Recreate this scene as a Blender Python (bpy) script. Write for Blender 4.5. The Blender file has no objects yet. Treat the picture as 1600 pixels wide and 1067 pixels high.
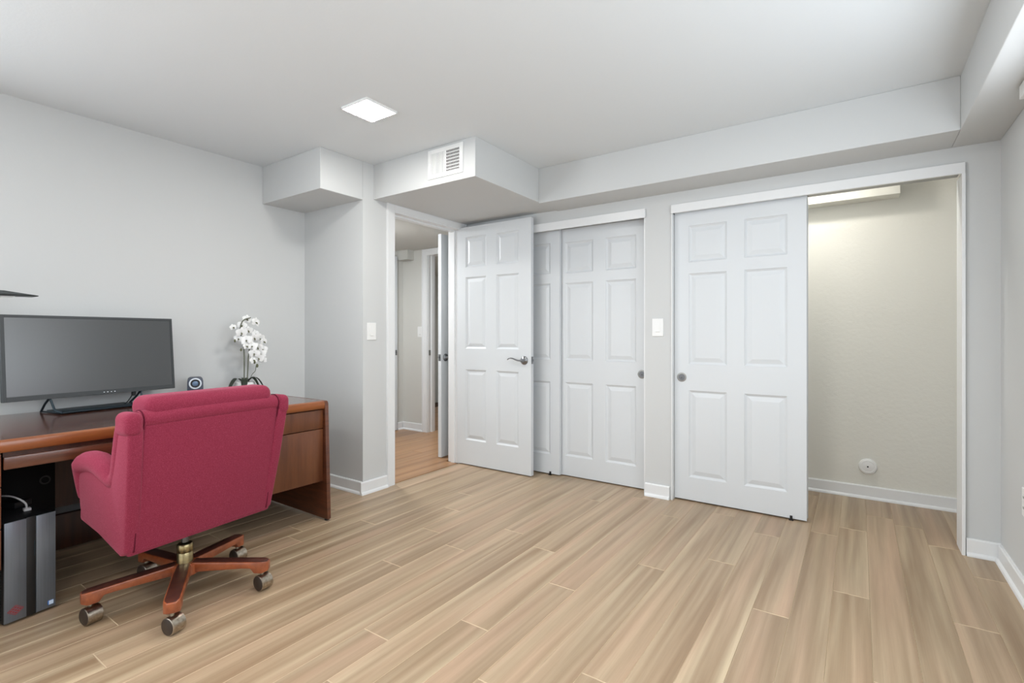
import bpy, bmesh, math, random
from mathutils import Vector, Matrix
random.seed(7)
S = bpy.context.scene
COL = S.collection
PI = math.pi

def lin(c):
    return tuple(((v/255)/12.92 if v/255 <= .04045 else ((v/255+.055)/1.055)**2.4) for v in c)

# ------------------------------------------------------------------ camera
cam = bpy.data.cameras.new('camera')
camo = bpy.data.objects.new('camera', cam); COL.objects.link(camo)
camo.location = (0, 0, 1.12)
camo.rotation_euler = (PI/2, 0, .605)
cam.sensor_width = 36.0
cam.lens = 783/1600*36
cam.shift_y = -(533.5-523.3)/1600
cam.clip_start = .02
S.camera = camo

# ------------------------------------------------------------------ light, exposure
W = bpy.data.worlds.new('sky'); S.world = W; W.use_nodes = True
W.node_tree.nodes['Background'].inputs[0].default_value = (.86, .93, 1, 1)
W.node_tree.nodes['Background'].inputs[1].default_value = 0.12
S.view_settings.view_transform = 'Standard'
S.view_settings.look = 'None'
S.view_settings.gamma = 1
S.view_settings.use_curve_mapping = False
S.view_settings.exposure = 0.09
L_WIN, L_REAR_FILL, L_SIDE_FILL, L_PANEL, L_CLOSET, L_HALL = 39, 28, 80, 104, 180, 170

def area(name, loc, rot, sx, sy, power, color):
    l = bpy.data.lights.new(name, 'AREA'); l.shape = 'RECTANGLE'; l.size = sx; l.size_y = sy
    l.energy = power; l.color = color
    o = bpy.data.objects.new(name, l); COL.objects.link(o); o.location = loc; o.rotation_euler = rot
    return o
# daylight in the window of the wall beside the camera, then an added fill light behind the camera
area('window_daylight', (.618, 1.03, 1.50), (0, PI/2, 0), .86, 3.0, L_WIN, (.88, .94, 1))
area('rear_fill', (-1.6, -2.12, 1.15), (PI/2, 0, 0), 2.9, 2.0, L_REAR_FILL, (.88, .94, 1))

area('side_fill', (-3.64, -1.1, 1.45), (0, -PI/2, 0), 1.1, 1.5, L_SIDE_FILL, (.90, .95, 1))  # added fill light, brightens the right wall

# ------------------------------------------------------------------ materials
def mat(name, base=(200, 200, 200), rough=.5, metal=0, spec=.5, bump=None, noise=None, coat=0, emis=None):
    m = bpy.data.materials.new(name); m.use_nodes = True
    nt = m.node_tree; b = nt.nodes['Principled BSDF']
    b.inputs['Base Color'].default_value = (*lin(base), 1)
    b.inputs['Roughness'].default_value = rough
    b.inputs['Metallic'].default_value = metal
    b.inputs['Specular IOR Level'].default_value = spec
    b.inputs['Coat Weight'].default_value = coat
    b.inputs['Coat Roughness'].default_value = .12
    if emis:
        b.inputs['Emission Color'].default_value = (*lin(emis[0]), 1); b.inputs['Emission Strength'].default_value = emis[1]
    tc = nt.nodes.new('ShaderNodeTexCoord')
    if noise:                      # (scale vector, colour 2, lo, hi)
        mp = nt.nodes.new('ShaderNodeMapping'); mp.inputs['Scale'].default_value = noise[0]
        oi = nt.nodes.new('ShaderNodeObjectInfo')
        va = nt.nodes.new('ShaderNodeVectorMath'); va.operation = 'SCALE'
        va.inputs[0].default_value = (17, 31, 23); nt.links.new(oi.outputs['Random'], va.inputs['Scale'])
        nt.links.new(va.outputs[0], mp.inputs['Location'])
        n = nt.nodes.new('ShaderNodeTexNoise'); n.inputs['Scale'].default_value = 1; n.inputs['Detail'].default_value = 5
        n.inputs['Roughness'].default_value = .6
        r = nt.nodes.new('ShaderNodeMapRange'); r.inputs[1].default_value = noise[2]; r.inputs[2].default_value = noise[3]
        mx = nt.nodes.new('ShaderNodeMix'); mx.data_type = 'RGBA'
        mx.inputs[6].default_value = (*lin(base), 1); mx.inputs[7].default_value = (*lin(noise[1]), 1)
        nt.links.new(tc.outputs['Object'], mp.inputs[0]); nt.links.new(mp.outputs[0], n.inputs[0])
        nt.links.new(n.outputs[0], r.inputs[0]); nt.links.new(r.outputs[0], mx.inputs[0])
        nt.links.new(mx.outputs[2], b.inputs['Base Color'])
    if bump:                       # (scale, strength, distance)
        n2 = nt.nodes.new('ShaderNodeTexNoise'); n2.inputs['Scale'].default_value = bump[0]; n2.inputs['Detail'].default_value = 3
        bp = nt.nodes.new('ShaderNodeBump'); bp.inputs['Strength'].default_value = bump[1]; bp.inputs['Distance'].default_value = bump[2]
        nt.links.new(tc.outputs['Object'], n2.inputs[0]); nt.links.new(n2.outputs[0], bp.inputs['Height'])
        nt.links.new(bp.outputs[0], b.inputs['Normal'])
    return m

def floor_mat(name, dark, light, pink, rough=.33):
    m = bpy.data.materials.new(name); m.use_nodes = True
    nt = m.node_tree; b = nt.nodes['Principled BSDF']; L = nt.links.new; N = nt.nodes.new
    b.inputs['Roughness'].default_value = rough
    b.inputs['Specular IOR Level'].default_value = .45
    tc = N('ShaderNodeTexCoord'); oi = N('ShaderNodeObjectInfo')
    va = N('ShaderNodeVectorMath'); va.operation = 'SCALE'; va.inputs[0].default_value = (41, 67, 13)
    L(oi.outputs['Random'], va.inputs['Scale'])
    def nz(scale, detail=2, rr=.5, dist=0):
        mp = N('ShaderNodeMapping'); mp.inputs['Scale'].default_value = scale
        L(tc.outputs['Object'], mp.inputs[0]); L(va.outputs[0], mp.inputs['Location'])
        n = N('ShaderNodeTexNoise'); n.inputs['Scale'].default_value = 1; n.inputs['Detail'].default_value = detail
        n.inputs['Roughness'].default_value = rr; n.inputs['Distortion'].default_value = dist
        L(mp.outputs[0], n.inputs[0]); return n.outputs[0]
    def rng(s, a, bb, c=0, d=1):
        r = N('ShaderNodeMapRange'); r.inputs[1].default_value = a; r.inputs[2].default_value = bb
        r.inputs[3].default_value = c; r.inputs[4].default_value = d; L(s, r.inputs[0]); return r.outputs[0]
    def mix(f, a, bb, mode='MIX'):
        x = N('ShaderNodeMix'); x.data_type = 'RGBA'; x.blend_type = mode
        if hasattr(f, 'links'): L(f, x.inputs[0])
        else: x.inputs[0].default_value = f
        for i, v in ((6, a), (7, bb)):
            if hasattr(v, 'links'): L(v, x.inputs[i])
            else: x.inputs[i].default_value = (*v, 1)
        return x.outputs[2]
    streak = rng(nz((16, .55, 1), 2.5, .55, .3), .32, .66)
    tint = rng(nz((9, .6, 1), 1), .35, .65)
    base = mix(tint, lin(light), lin(pink))
    c = mix(streak, lin(dark), base)
    fine = rng(nz((260, 5, 1), 4, .7), .3, .7, .93, 1.06)
    per = rng(oi.outputs['Random'], 0, 1, .92, 1.06)
    g = N('ShaderNodeMath'); g.operation = 'MULTIPLY'; L(fine, g.inputs[0]); L(per, g.inputs[1])
    cc = N('ShaderNodeCombineColor')
    for i in range(3): L(g.outputs[0], cc.inputs[i])
    L(mix(1.0, c, cc.outputs[0], 'MULTIPLY'), b.inputs['Base Color'])
    return m

M = {}
M['wall'] = mat('wall_paint', (203, 205, 205), .6, spec=.25, bump=(160, .12, .002))
M['wall_closet'] = mat('closet_wall_paint', (222, 221, 213), .55, spec=.3, bump=(45, .35, .004))
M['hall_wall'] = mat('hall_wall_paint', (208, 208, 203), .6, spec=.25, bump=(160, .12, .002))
M['ceil'] = mat('ceiling_paint', (222, 227, 230), .7, spec=.2, bump=(90, .2, .002))
M['trim'] = mat('white_trim_paint', (228, 230, 231), .35, spec=.4)
M['door'] = mat('white_door_paint', (213, 217, 220), .38, spec=.4, bump=(200, .04, .001))
M['plank'] = floor_mat('plank_wood', (145, 121, 95), (192, 174, 145), (181, 153, 127), .34)
M['plank_edge'] = mat('plank_lit_edge', (198, 177, 148), .5)  # lighter tan paints the light caught on plank bevels
M['hplank'] = floor_mat('hall_plank_wood', (142, 104, 72), (184, 146, 108), (172, 130, 92), .3)
M['gap'] = mat('dark_subfloor', (70, 52, 38), .8)
M['nickel'] = mat('brushed_nickel', (138, 140, 143), .3, 1)
M['dnickel'] = mat('dark_nickel', (158, 158, 155), .48, 1)
M['black'] = mat('black_plastic', (22, 23, 25), .45)
M['deepblack'] = mat('matte_black', (10, 10, 11), .7, spec=.2)
M['bezel'] = mat('monitor_bezel', (56, 60, 62), .5)
M['screen'] = mat('monitor_screen', (34, 38, 41), .3, spec=1.0, coat=1)
M['screen'].node_tree.nodes['Principled BSDF'].inputs['Coat Roughness'].default_value = .3
M['stand'] = mat('monitor_stand_metal', (38, 52, 60), .4, .5)
M['led'] = mat('monitor_key_dots', (230, 235, 240), .5, emis=((230, 235, 240), .6))
M['fabric'] = mat('crimson_fabric', (128, 42, 62), .95, spec=.1, noise=((420, 420, 420), (160, 70, 92), .45, .75), bump=(500, .5, .002))
M['fabric'].node_tree.nodes['Principled BSDF'].inputs['Sheen Weight'].default_value = .32
M['fabric'].node_tree.nodes['Principled BSDF'].inputs['Sheen Roughness'].default_value = .45
M['fabric'].node_tree.nodes['Principled BSDF'].inputs['Sheen Tint'].default_value = (.85, .35, .45, 1)
M['seam'] = mat('fabric_seam', (92, 28, 44), .95, spec=.1)
M['wood'] = mat('desk_walnut', (104, 58, 36), .3, noise=((6, 3, 60), (72, 38, 24), .35, .7), coat=.35)
M['drawer'] = mat('drawer_walnut', (116, 70, 42), .36, noise=((10, 14, 1.6), (84, 46, 27), .3, .7), coat=.2)
M['lip'] = mat('desk_edge_oak', (150, 86, 42), .3, noise=((20, 2, 20), (116, 62, 30), .3, .7), coat=.3)
M['top'] = mat('desk_top_walnut', (92, 52, 36), .2, noise=((40, 3, 3), (66, 36, 25), .3, .7), coat=.6)
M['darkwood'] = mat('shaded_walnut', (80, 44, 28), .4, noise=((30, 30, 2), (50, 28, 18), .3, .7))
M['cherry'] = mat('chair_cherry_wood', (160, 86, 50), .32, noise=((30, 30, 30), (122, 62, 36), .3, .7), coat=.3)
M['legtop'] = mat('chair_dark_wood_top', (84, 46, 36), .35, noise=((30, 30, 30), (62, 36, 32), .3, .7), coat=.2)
M['brass'] = mat('aged_brass', (182, 166, 124), .3, 1, noise=((8, 8, 60), (140, 128, 98), .3, .7))
M['steel'] = mat('grey_steel', (116, 118, 120), .4, 1)
M['caster'] = mat('caster_hood_metal', (196, 186, 172), .3, 1, noise=((90, 90, 90), (150, 140, 126), .3, .7))
M['casterdark'] = mat('caster_disc', (52, 42, 36), .4)
M['alu'] = mat('tower_brushed_metal', (124, 131, 140), .38, .6, noise=((220, 220, 3), (114, 121, 130), .3, .7))
M['red'] = mat('emblem_red', (150, 40, 48), .5)
M['blue'] = mat('sticker_blue', (70, 120, 190), .5)
M['pale'] = mat('sticker_pale', (205, 222, 240), .5)
M['white'] = mat('white_plastic', (232, 233, 232), .35)
M['wcable'] = mat('white_cable', (205, 205, 205), .5)
M['spk'] = mat('speaker_shell', (62, 68, 82), .4)
M['spkring'] = mat('speaker_ring', (215, 222, 230), .3)
M['cone'] = mat('speaker_cone', (98, 122, 150), .35)
M['petal'] = mat('orchid_petal', (238, 239, 238), .6)
M['leafm'] = mat('orchid_leaf', (66, 76, 64), .45)
M['stem'] = mat('orchid_stem', (92, 96, 78), .5)
M['bud'] = mat('orchid_bud', (96, 98, 70), .5)
M['pot'] = mat('white_ceramic', (235, 236, 235), .25)
M['glow'] = mat('led_diffuser', (255, 255, 255), .5, emis=((255, 252, 247), L_PANEL))
M['glow_dim'] = mat('small_diffuser', (255, 255, 255), .5, emis=((250, 252, 255), L_HALL))
M['glow_closet'] = mat('closet_diffuser', (255, 255, 255), .5, emis=((255, 250, 242), L_CLOSET))
M['lamp'] = mat('lamp_metal', (58, 62, 62), .35, .4)
g = bpy.data.materials.new('window_glass'); g.use_nodes = True
nt = g.node_tree; nt.nodes.clear()
o_ = nt.nodes.new('ShaderNodeOutputMaterial'); mx_ = nt.nodes.new('ShaderNodeMixShader'); tr_ = nt.nodes.new('ShaderNodeBsdfTransparent'); gl_ = nt.nodes.new('ShaderNodeBsdfGlossy')
mx_.inputs[0].default_value = .05; gl_.inputs['Roughness'].default_value = .02
nt.links.new(tr_.outputs[0], mx_.inputs[1]); nt.links.new(gl_.outputs[0], mx_.inputs[2]); nt.links.new(mx_.outputs[0], o_.inputs[0])
M['glass'] = g

# ------------------------------------------------------------------ helpers
def link(name, me, m, parent=None, smooth=False):
    o = bpy.data.objects.new(name, me); COL.objects.link(o)
    ms = m if isinstance(m, (list, tuple)) else [m]
    for x in ms: me.materials.append(M[x])
    if smooth:
        for p in me.polygons: p.use_smooth = True
    if parent: o.parent = parent
    return o

def fin(name, bm, m, parent=None, smooth=False, bevel=0, seg=2, auto=False):
    if bevel:
        bmesh.ops.recalc_face_normals(bm, faces=bm.faces)
        es = [e for e in bm.edges if len(e.link_faces) == 2 and e.calc_face_angle(0) > .5]
        bmesh.ops.bevel(bm, geom=es, offset=bevel, segments=seg, affect='EDGES', profile=.5, clamp_overlap=True)
    bmesh.ops.recalc_face_normals(bm, faces=bm.faces)
    me = bpy.data.meshes.new(name); bm.to_mesh(me); bm.free()
    o = link(name, me, m, parent, smooth or auto)
    if auto and not smooth:
        try: me.set_sharp_from_angle(angle=.7)
        except Exception: pass
    return o

def bx(bm, x0, x1, y0, y1, z0, z1, mi=0, mtx=None):
    if x0 > x1: x0, x1 = x1, x0
    if y0 > y1: y0, y1 = y1, y0
    if z0 > z1: z0, z1 = z1, z0
    v = [bm.verts.new(p) for p in ((x0,y0,z0),(x1,y0,z0),(x1,y1,z0),(x0,y1,z0),(x0,y0,z1),(x1,y0,z1),(x1,y1,z1),(x0,y1,z1))]
    if mtx:
        for a in v: a.co = mtx @ a.co
    for f in ((3,2,1,0),(4,5,6,7),(0,1,5,4),(1,2,6,5),(2,3,7,6),(3,0,4,7)):
        bm.faces.new([v[i] for i in f]).material_index = mi
    return v

def box(name, x0, x1, y0, y1, z0, z1, m, parent=None, bevel=0, seg=2, auto=None):
    bm = bmesh.new(); bx(bm, x0, x1, y0, y1, z0, z1)
    return fin(name, bm, m, parent, bevel=bevel, seg=seg, auto=bool(bevel) if auto is None else auto)

def prism(bm, pts, a0, a1, axis='y', mi=0):
    """polygon pts (p,q) swept along axis between a0 and a1"""
    def P(p, q, a):
        return {'y': (p, a, q), 'x': (a, p, q), 'z': (p, q, a)}[axis]
    A = [bm.verts.new(P(p, q, a0)) for p, q in pts]; B = [bm.verts.new(P(p, q, a1)) for p, q in pts]
    n = len(pts)
    bm.faces.new(A[::-1]).material_index = mi; bm.faces.new(B).material_index = mi
    for i in range(n):
        bm.faces.new((A[i], A[(i+1) % n], B[(i+1) % n], B[i])).material_index = mi

def lathe(bm, prof, seg=32, mtx=None, mi=0):
    """prof: (r,z); r=0 ends close"""
    rings = []
    for r, z in prof:
        if r < 1e-6: rings.append([bm.verts.new((0, 0, z))])
        else: rings.append([bm.verts.new((r*math.cos(2*PI*i/seg), r*math.sin(2*PI*i/seg), z)) for i in range(seg)])
    for a, b in zip(rings, rings[1:]):
        for i in range(seg):
            j = (i+1) % seg
            if len(a) == 1 and len(b) == 1: continue
            if len(a) == 1: f = (a[0], b[j], b[i])
            elif len(b) == 1: f = (a[i], a[j], b[0])
            else: f = (a[i], a[j], b[j], b[i])
            bm.faces.new(f).material_index = mi
    if mtx:
        for rr in rings:
            for v in rr: v.co = mtx @ v.co

def tube(bm, pts, rad, seg=10, mi=0, flat=1.0, cap=True):
    pts = [Vector(p) for p in pts]; n = len(pts); prev = None; rings = []
    rr = rad if isinstance(rad, (list, tuple)) else [rad]*n
    for i, p in enumerate(pts):
        t = (pts[min(i+1, n-1)]-pts[max(i-1, 0)]).normalized()
        if prev is None:
            up = Vector((0, 0, 1)) if abs(t.z) < .9 else Vector((1, 0, 0))
            a = t.cross(up).normalized()
        else:
            a = (prev-t*prev.dot(t)).normalized()
        prev = a; b = t.cross(a)
        rings.append([bm.verts.new(p+a*rr[i]*math.cos(2*PI*k/seg)+b*rr[i]*flat*math.sin(2*PI*k/seg)) for k in range(seg)])
    for A, B in zip(rings, rings[1:]):
        for k in range(seg):
            bm.faces.new((A[k], A[(k+1) % seg], B[(k+1) % seg], B[k])).material_index = mi
    if cap:
        bm.faces.new(rings[0][::-1]).material_index = mi; bm.faces.new(rings[-1]).material_index = mi

def smooth_path(pts, k=6):
    pts = [Vector(p) for p in pts]; out = []
    for i in range(len(pts)-1):
        p0, p1, p2, p3 = pts[max(i-1, 0)], pts[i], pts[i+1], pts[min(i+2, len(pts)-1)]
        for j in range(k):
            t = j/k
            out.append(.5*((2*p1)+(-p0+p2)*t+(2*p0-5*p1+4*p2-p3)*t*t+(-p0+3*p1-3*p2+p3)*t**3))
    out.append(pts[-1]); return out

def thing(name, label, cat, loc=(0, 0, 0), rz=0, group=None):
    o = bpy.data.objects.new(name, None); COL.objects.link(o); o.location = loc; o.rotation_euler = (0, 0, rz)
    o.empty_display_size = .1
    o['label'] = label; o['category'] = cat
    if group: o['group'] = group
    return o
def struct(o, label=None):
    o['kind'] = 'structure'
    if label: o['label'] = label
    return o
def tag(o, label, cat, group=None):
    o['label'] = label; o['category'] = cat
    if group: o['group'] = group
    return o
def boxes(name, lst, m, label=None, parent=None, bevel=0):
    bm = bmesh.new()
    for b in lst: bx(bm, *b)
    return struct(fin(name, bm, m, parent, bevel=bevel), label)

# ------------------------------------------------------------------ room shell
CZ = 2.34
YC = 3.42         # closet wall face
XE = -2.865       # entry (door) wall face
XL = -3.56        # wall behind the desk
XR = .58
YB = -2.0
floor = boxes('floor', [(-5.8, .72, -2.2, 6.2, -.05, -.0085)], 'gap', 'tan wood plank floor with lighter streaks')
ceiling = boxes('ceiling', [(XL-.12, XR+.12, YB-.12, 4.33, CZ, CZ+.08)], 'ceil', 'pale grey painted ceiling')
wl = boxes('wall_left', [(XL-.12, XL, -.3, 2.42, -.008, CZ), (XL-.12, XL, YB-.12, -1.9, -.008, CZ), (XL-.12, XL, -1.9, -.3, -.008, .85), (XL-.12, XL, -1.9, -.3, 2.05, CZ)], 'wall', 'pale grey wall behind the desk')
boxes('wall_alcove', [(XL, XE, 2.30, 2.42, -.008, CZ)], 'wall', 'short grey wall turning beside the desk')
DO0, DO1 = 2.575, 3.355
boxes('wall_entry', [(-2.98, XE, 2.42, DO0, -.008, CZ), (-2.98, XE, DO0, DO1, 2.055, CZ), (-2.98, XE, DO1, 4.21, -.008, CZ)], 'wall', 'grey wall around the entry doorway')
O1a, O1b, O2a, O2b, OZ = -2.73, -1.232, -1.045, .447, 2.0
boxes('wall_closet', [(XE, O1a, YC, 3.555, -.008, CZ), (O1a, O1b, YC, 3.555, OZ, CZ), (O1b, O2a, YC, 3.555, -.008, CZ),
      (O2a, O2b, YC, 3.555, OZ, CZ), (O2b, XR, YC, 3.555, -.008, CZ)], 'wall', 'grey wall with the two closet openings')
boxes('wall_closet_back', [(-2.98, XR, 4.21, 4.33, -.008, CZ)], 'wall_closet', 'textured beige wall inside the open closet')
boxes('wall_closet_divider', [(-1.18, -1.08, 3.555, 4.21, -.008, CZ)], 'wall_closet')
WY0, WY1, WZ0, WZ1 = -.55, 2.60, 1.03, 1.965
boxes('wall_right', [(XR, XR+.12, YB-.12, WY0, -.008, CZ), (XR, XR+.12, WY1, 4.33, -.008, CZ), (XR, XR+.12, WY0, WY1, -.008, WZ0), (XR, XR+.12, WY0, WY1, WZ1, CZ)], 'wall', 'pale wall with a bright strip below the soffit')
boxes('wall_rear', [(XL-.12, -3.1, YB-.12, YB, -.008, CZ), (-.1, XR+.12, YB-.12, YB, -.008, CZ), (-3.1, -.1, YB-.12, YB, 2.1, CZ)], 'wall')
# windows out of the frame, openings for daylight; second and third added for fill
wn = boxes('window_1', [(XR+.046, XR+.11, WY0, WY0+.05, WZ0, WZ1), (XR+.046, XR+.11, WY1-.05, WY1, WZ0, WZ1), (XR+.046, XR+.11, WY0+.05, WY1-.05, WZ0, WZ0+.05), (XR+.046, XR+.11, WY0+.05, WY1-.05, WZ1-.05, WZ1), (XR+.05, XR+.10, 1.00, 1.05, WZ0+.05, WZ1-.05)], 'trim')
for a, b in ((WY0+.05, 1.00), (1.05, WY1-.05)): box('pane', XR+.07, XR+.076, a, b, WZ0+.05, WZ1-.05, 'glass', wn)
wn = boxes('fill_window_2', [(-3.1, -3.04, -2.09, -2.03, 0, 2.1), (-.16, -.1, -2.09, -2.03, 0, 2.1), (-3.04, -.16, -2.09, -2.03, 0, .06), (-3.04, -.16, -2.09, -2.03, 2.04, 2.1), (-1.64, -1.56, -2.085, -2.035, .06, 2.04)], 'trim')  # unseen glazed rear opening, added for soft fill
for a, b in ((-3.04, -1.64), (-1.56, -.16)): box('pane', a, b, -2.063, -2.057, .06, 2.04, 'glass', wn)

wn = boxes('fill_window_3', [(XL-.07, XL-.01, -1.9, -1.85, .85, 2.05), (XL-.07, XL-.01, -.35, -.3, .85, 2.05), (XL-.07, XL-.01, -1.85, -.35, .85, .9), (XL-.07, XL-.01, -1.85, -.35, 2.0, 2.05)], 'trim')  # unseen window, added to go with the side fill light
box('pane', XL-.04, XL-.034, -1.85, -.35, .9, 2.0, 'glass', wn)

def soffit(lst, label): return boxes('soffit', lst, 'wall', label, bevel=.003)
soffit([(-1.93, .395, 3.135, YC, 2.085, CZ)], 'long grey soffit above the closet openings')
soffit([(.395, XR, YB, YC, 2.085, CZ)], 'soffit running along the wall with the bright underside')
soffit([(XE, -1.93, 2.395, YC, 2.093, CZ)], 'boxed duct soffit with a vent, above the entry door')
soffit([(XL, XE, 1.962, 2.30, 2.07, CZ)], 'boxed soffit corner above the desk end')

# baseboards with a shoe moulding
def base(name, p, q, n, label=None, h=.088, ends=None):
    """p->q along the wall foot, n = outward normal (toward room)"""
    p, q, n = Vector((*p, 0)), Vector((*q, 0)), Vector((*n, 0))
    bm = bmesh.new()
    prof = [(0, .0), (.026, .0), (.026, .006), (.023, .013), (.017, .018), (.014, .020), (.014, h-.006), (.010, h), (0, h)]
    A = [bm.verts.new(p+n*a+Vector((0, 0, z))) for a, z in prof]; B = [bm.verts.new(q+n*a+Vector((0, 0, z))) for a, z in prof]
    k = len(prof); bm.faces.new(A); bm.faces.new(B[::-1])
    for i in range(k): bm.faces.new((A[i], B[i], B[(i+1) % k], A[(i+1) % k]))
    return struct(fin(name, bm, 'trim'), label)
base('baseboard_alcove', (XL, 2.30), (XE, 2.30), (0, -1), 'white baseboard on the short wall beside the desk')
base('baseboard_entry', (XE, 2.274), (XE, 2.512), (1, 0), 'white baseboard piece by the entry door casing')
base('baseboard_pier', (O1b+.004, YC), (O2a-.012, YC), (0, -1), 'white baseboard on the pier between the closets')
base('baseboard_closet', (O2b+.004, YC), (XR, YC), (0, -1), 'white baseboard piece at the corner by the open closet')
base('baseboard_right', (XR, YC-.026), (XR, YB), (-1, 0), 'white baseboard running along the wall in the corner')
base('baseboard_closet_back', (-1.08, 4.21), (XR, 4.21), (0, -1), 'white baseboard inside the open closet')
base('baseboard_left', (XL, YB), (XL, 2.274), (1, 0))

# entry door casing
def moulding(bm, pts, outer_sign): pass
bm = bmesh.new()
x0 = XE
def cas(y0, y1, z0, z1):
    bx(bm, x0, x0+.012, y0, y1, z0, z1)
cas(2.512, 2.587, 0, 2.11); cas(3.343, 3.412, 0, 2.11); cas(2.587, 3.343, 2.035, 2.11)
bx(bm, x0+.012, x0+.02, 2.512, 2.53, 0, 2.11); bx(bm, x0+.012, x0+.02, 3.396, 3.412, 0, 2.11); bx(bm, x0+.012, x0+.02, 2.53, 3.396, 2.092, 2.11)
bx(bm, x0+.012, x0+.016, 2.53, 2.575, 0, 2.09); bx(bm, x0+.012, x0+.016, 2.575, 3.36, 2.047, 2.09); bx(bm, x0+.012, x0+.016, 3.36, 3.396, 0, 2.09)
struct(fin('trim_1', bm, 'trim', bevel=.0015), 'white casing around the entry doorway')
# jambs with stop
bm = bmesh.new()
bx(bm, -2.985, XE, DO0, 2.595, 0, 2.055); bx(bm, -2.985, XE, 3.336, DO1, 0, 2.055); bx(bm, -2.985, XE, 2.595, 3.336, 2.037, 2.055)
bx(bm, -2.955, -2.915, 2.595, 2.607, 0, 2.037); bx(bm, -2.955, -2.915, 3.324, 3.336, 0, 2.037); bx(bm, -2.955, -2.915, 2.607, 3.324, 2.025, 2.037)
struct(fin('trim_2', bm, 'trim'), 'white jamb lining the entry doorway')
# hall side casing
boxes('trim_3', [(-2.997, -2.985, 2.51, 2.59, 0, 2.11), (-2.997, -2.985, 3.34, 3.41, 0, 2.11), (-2.997, -2.985, 2.59, 3.34, 2.035, 2.11)], 'trim')
# closet fascias and liners
boxes('trim_4', [(O1a, O1b+.006, 3.402, YC, 1.94, 2.003)], 'trim', 'white track fascia over the closed closet', bevel=.002)
boxes('trim_5', [(O2a, O2b, 3.402, YC, 1.943, 2.0)], 'trim', 'long white track fascia over the open closet', bevel=.002)
boxes('trim_6', [(O2b-.014, O2b, 3.402, 3.565, 0, 1.943), (O2a, O2a+.006, 3.41, 3.565, 0, 1.943)], 'trim', 'white jamb lining of the open closet')
boxes('trim_7', [(O1b-.006, O1b, 3.42, 3.565, 0, 1.94), (O1a, O1a+.006, 3.42, 3.565, 0, 1.94)], 'trim')
boxes('trim_8', [(O1a+.006, O1b-.006, 3.45, 3.555, 1.962, OZ), (O2a+.006, O2b-.014, 3.45, 3.555, 1.962, OZ)], 'dnickel')   # sliding tracks
boxes('trim_9', [(-1.08, .222, 4.07, 4.21, 2.032, 2.16)], 'wall_closet', 'white boxed beam high inside the open closet', bevel=.002)

# ------------------------------------------------------------------ floor planks
PW = .1325
def plank(x0, x1, y0, y1, m='plank', edge='plank_edge', g=.0003):
    bm = bmesh.new()
    c = .0009; z1 = 0; z0 = -.008
    x0 += g; x1 -= g; y0 += g; y1 -= g
    if x1-x0 < .01 or y1-y0 < .02: return
    ox, oy = (x0+x1)/2, (y0+y1)/2
    v = lambda x, y, z: bm.verts.new((x-ox, y-oy, z))
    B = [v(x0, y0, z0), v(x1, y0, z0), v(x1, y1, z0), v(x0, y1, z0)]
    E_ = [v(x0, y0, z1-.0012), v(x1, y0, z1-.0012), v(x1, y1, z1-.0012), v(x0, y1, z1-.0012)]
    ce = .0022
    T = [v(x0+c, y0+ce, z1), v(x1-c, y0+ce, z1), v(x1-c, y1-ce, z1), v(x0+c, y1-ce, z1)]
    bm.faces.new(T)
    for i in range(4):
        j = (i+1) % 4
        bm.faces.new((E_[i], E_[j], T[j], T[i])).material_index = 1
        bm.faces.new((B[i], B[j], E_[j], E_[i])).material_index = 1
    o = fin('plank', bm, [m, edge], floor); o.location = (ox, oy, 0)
JO = {-1: [3.128], 0: [2.584, 3.463], 1: [3.716], 2: [3.816], 3: [2.609, 3.49], 4: [3.323], 5: [2.25], 6: [3.118], 7: [2.62], 8: [1.498], 9: [2.37],
      10: [3.10], 11: [1.96], 12: [1.508], 13: [2.247], 14: [3.107, 1.252], 15: [2.355], 16: [2.0], 17: [1.685], 18: [2.1], 19: [.61, 2.43], 20: [.90, 2.714],
      21: [1.975], 22: [1.583], 23: [1.673], 24: [.75, 2.0], 25: [1.35], 26: [.4, 1.9], 27: [1.1], 28: [1.6], 29: [.8], 30: [1.3]}
rp = random.Random(3)
for k in range(-2, 31):
    xb = .437-PW*k; xa = xb-PW
    xa = max(xa, XL); xb = min(xb, XR)
    if xb-xa < .01: continue
    yend = 4.21 if xb > -2.84 and xa > -2.90 else 2.30
    if k == 24: yend = 4.21
    js = sorted(JO.get(k, [1.0+rp.random()]))
    while js[0] > YB+.4: js.insert(0, js[0]-1.82 if len(js) != 1 or rp.random() < .6 else js[0]-1.25)
    while js[-1] < yend-.5: js.append(js[-1]+1.82)
    ys = [YB]+[y for y in js if YB+.1 < y < yend-.06]+[yend]
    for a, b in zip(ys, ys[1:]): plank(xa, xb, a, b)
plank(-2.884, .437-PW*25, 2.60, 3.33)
# hall planks, run the same way
k = 0; x = -2.8885
while x > -5.4:
    xa = x-.1325; off = rp.uniform(-1.6, 0)
    ys = [2.42]; y = 2.42+1.7+off
    while y < 5.9:
        if y > 2.6: ys.append(y)
        y += 1.7
    ys.append(6.0)
    for a, b in zip(ys, ys[1:]):
        if k == 0: a, b = max(a, 2.60), min(b, 3.33)
        if b-a > .05: plank(xa, x, a, b, 'hplank', 'hplank')
    x = xa; k += 1

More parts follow.
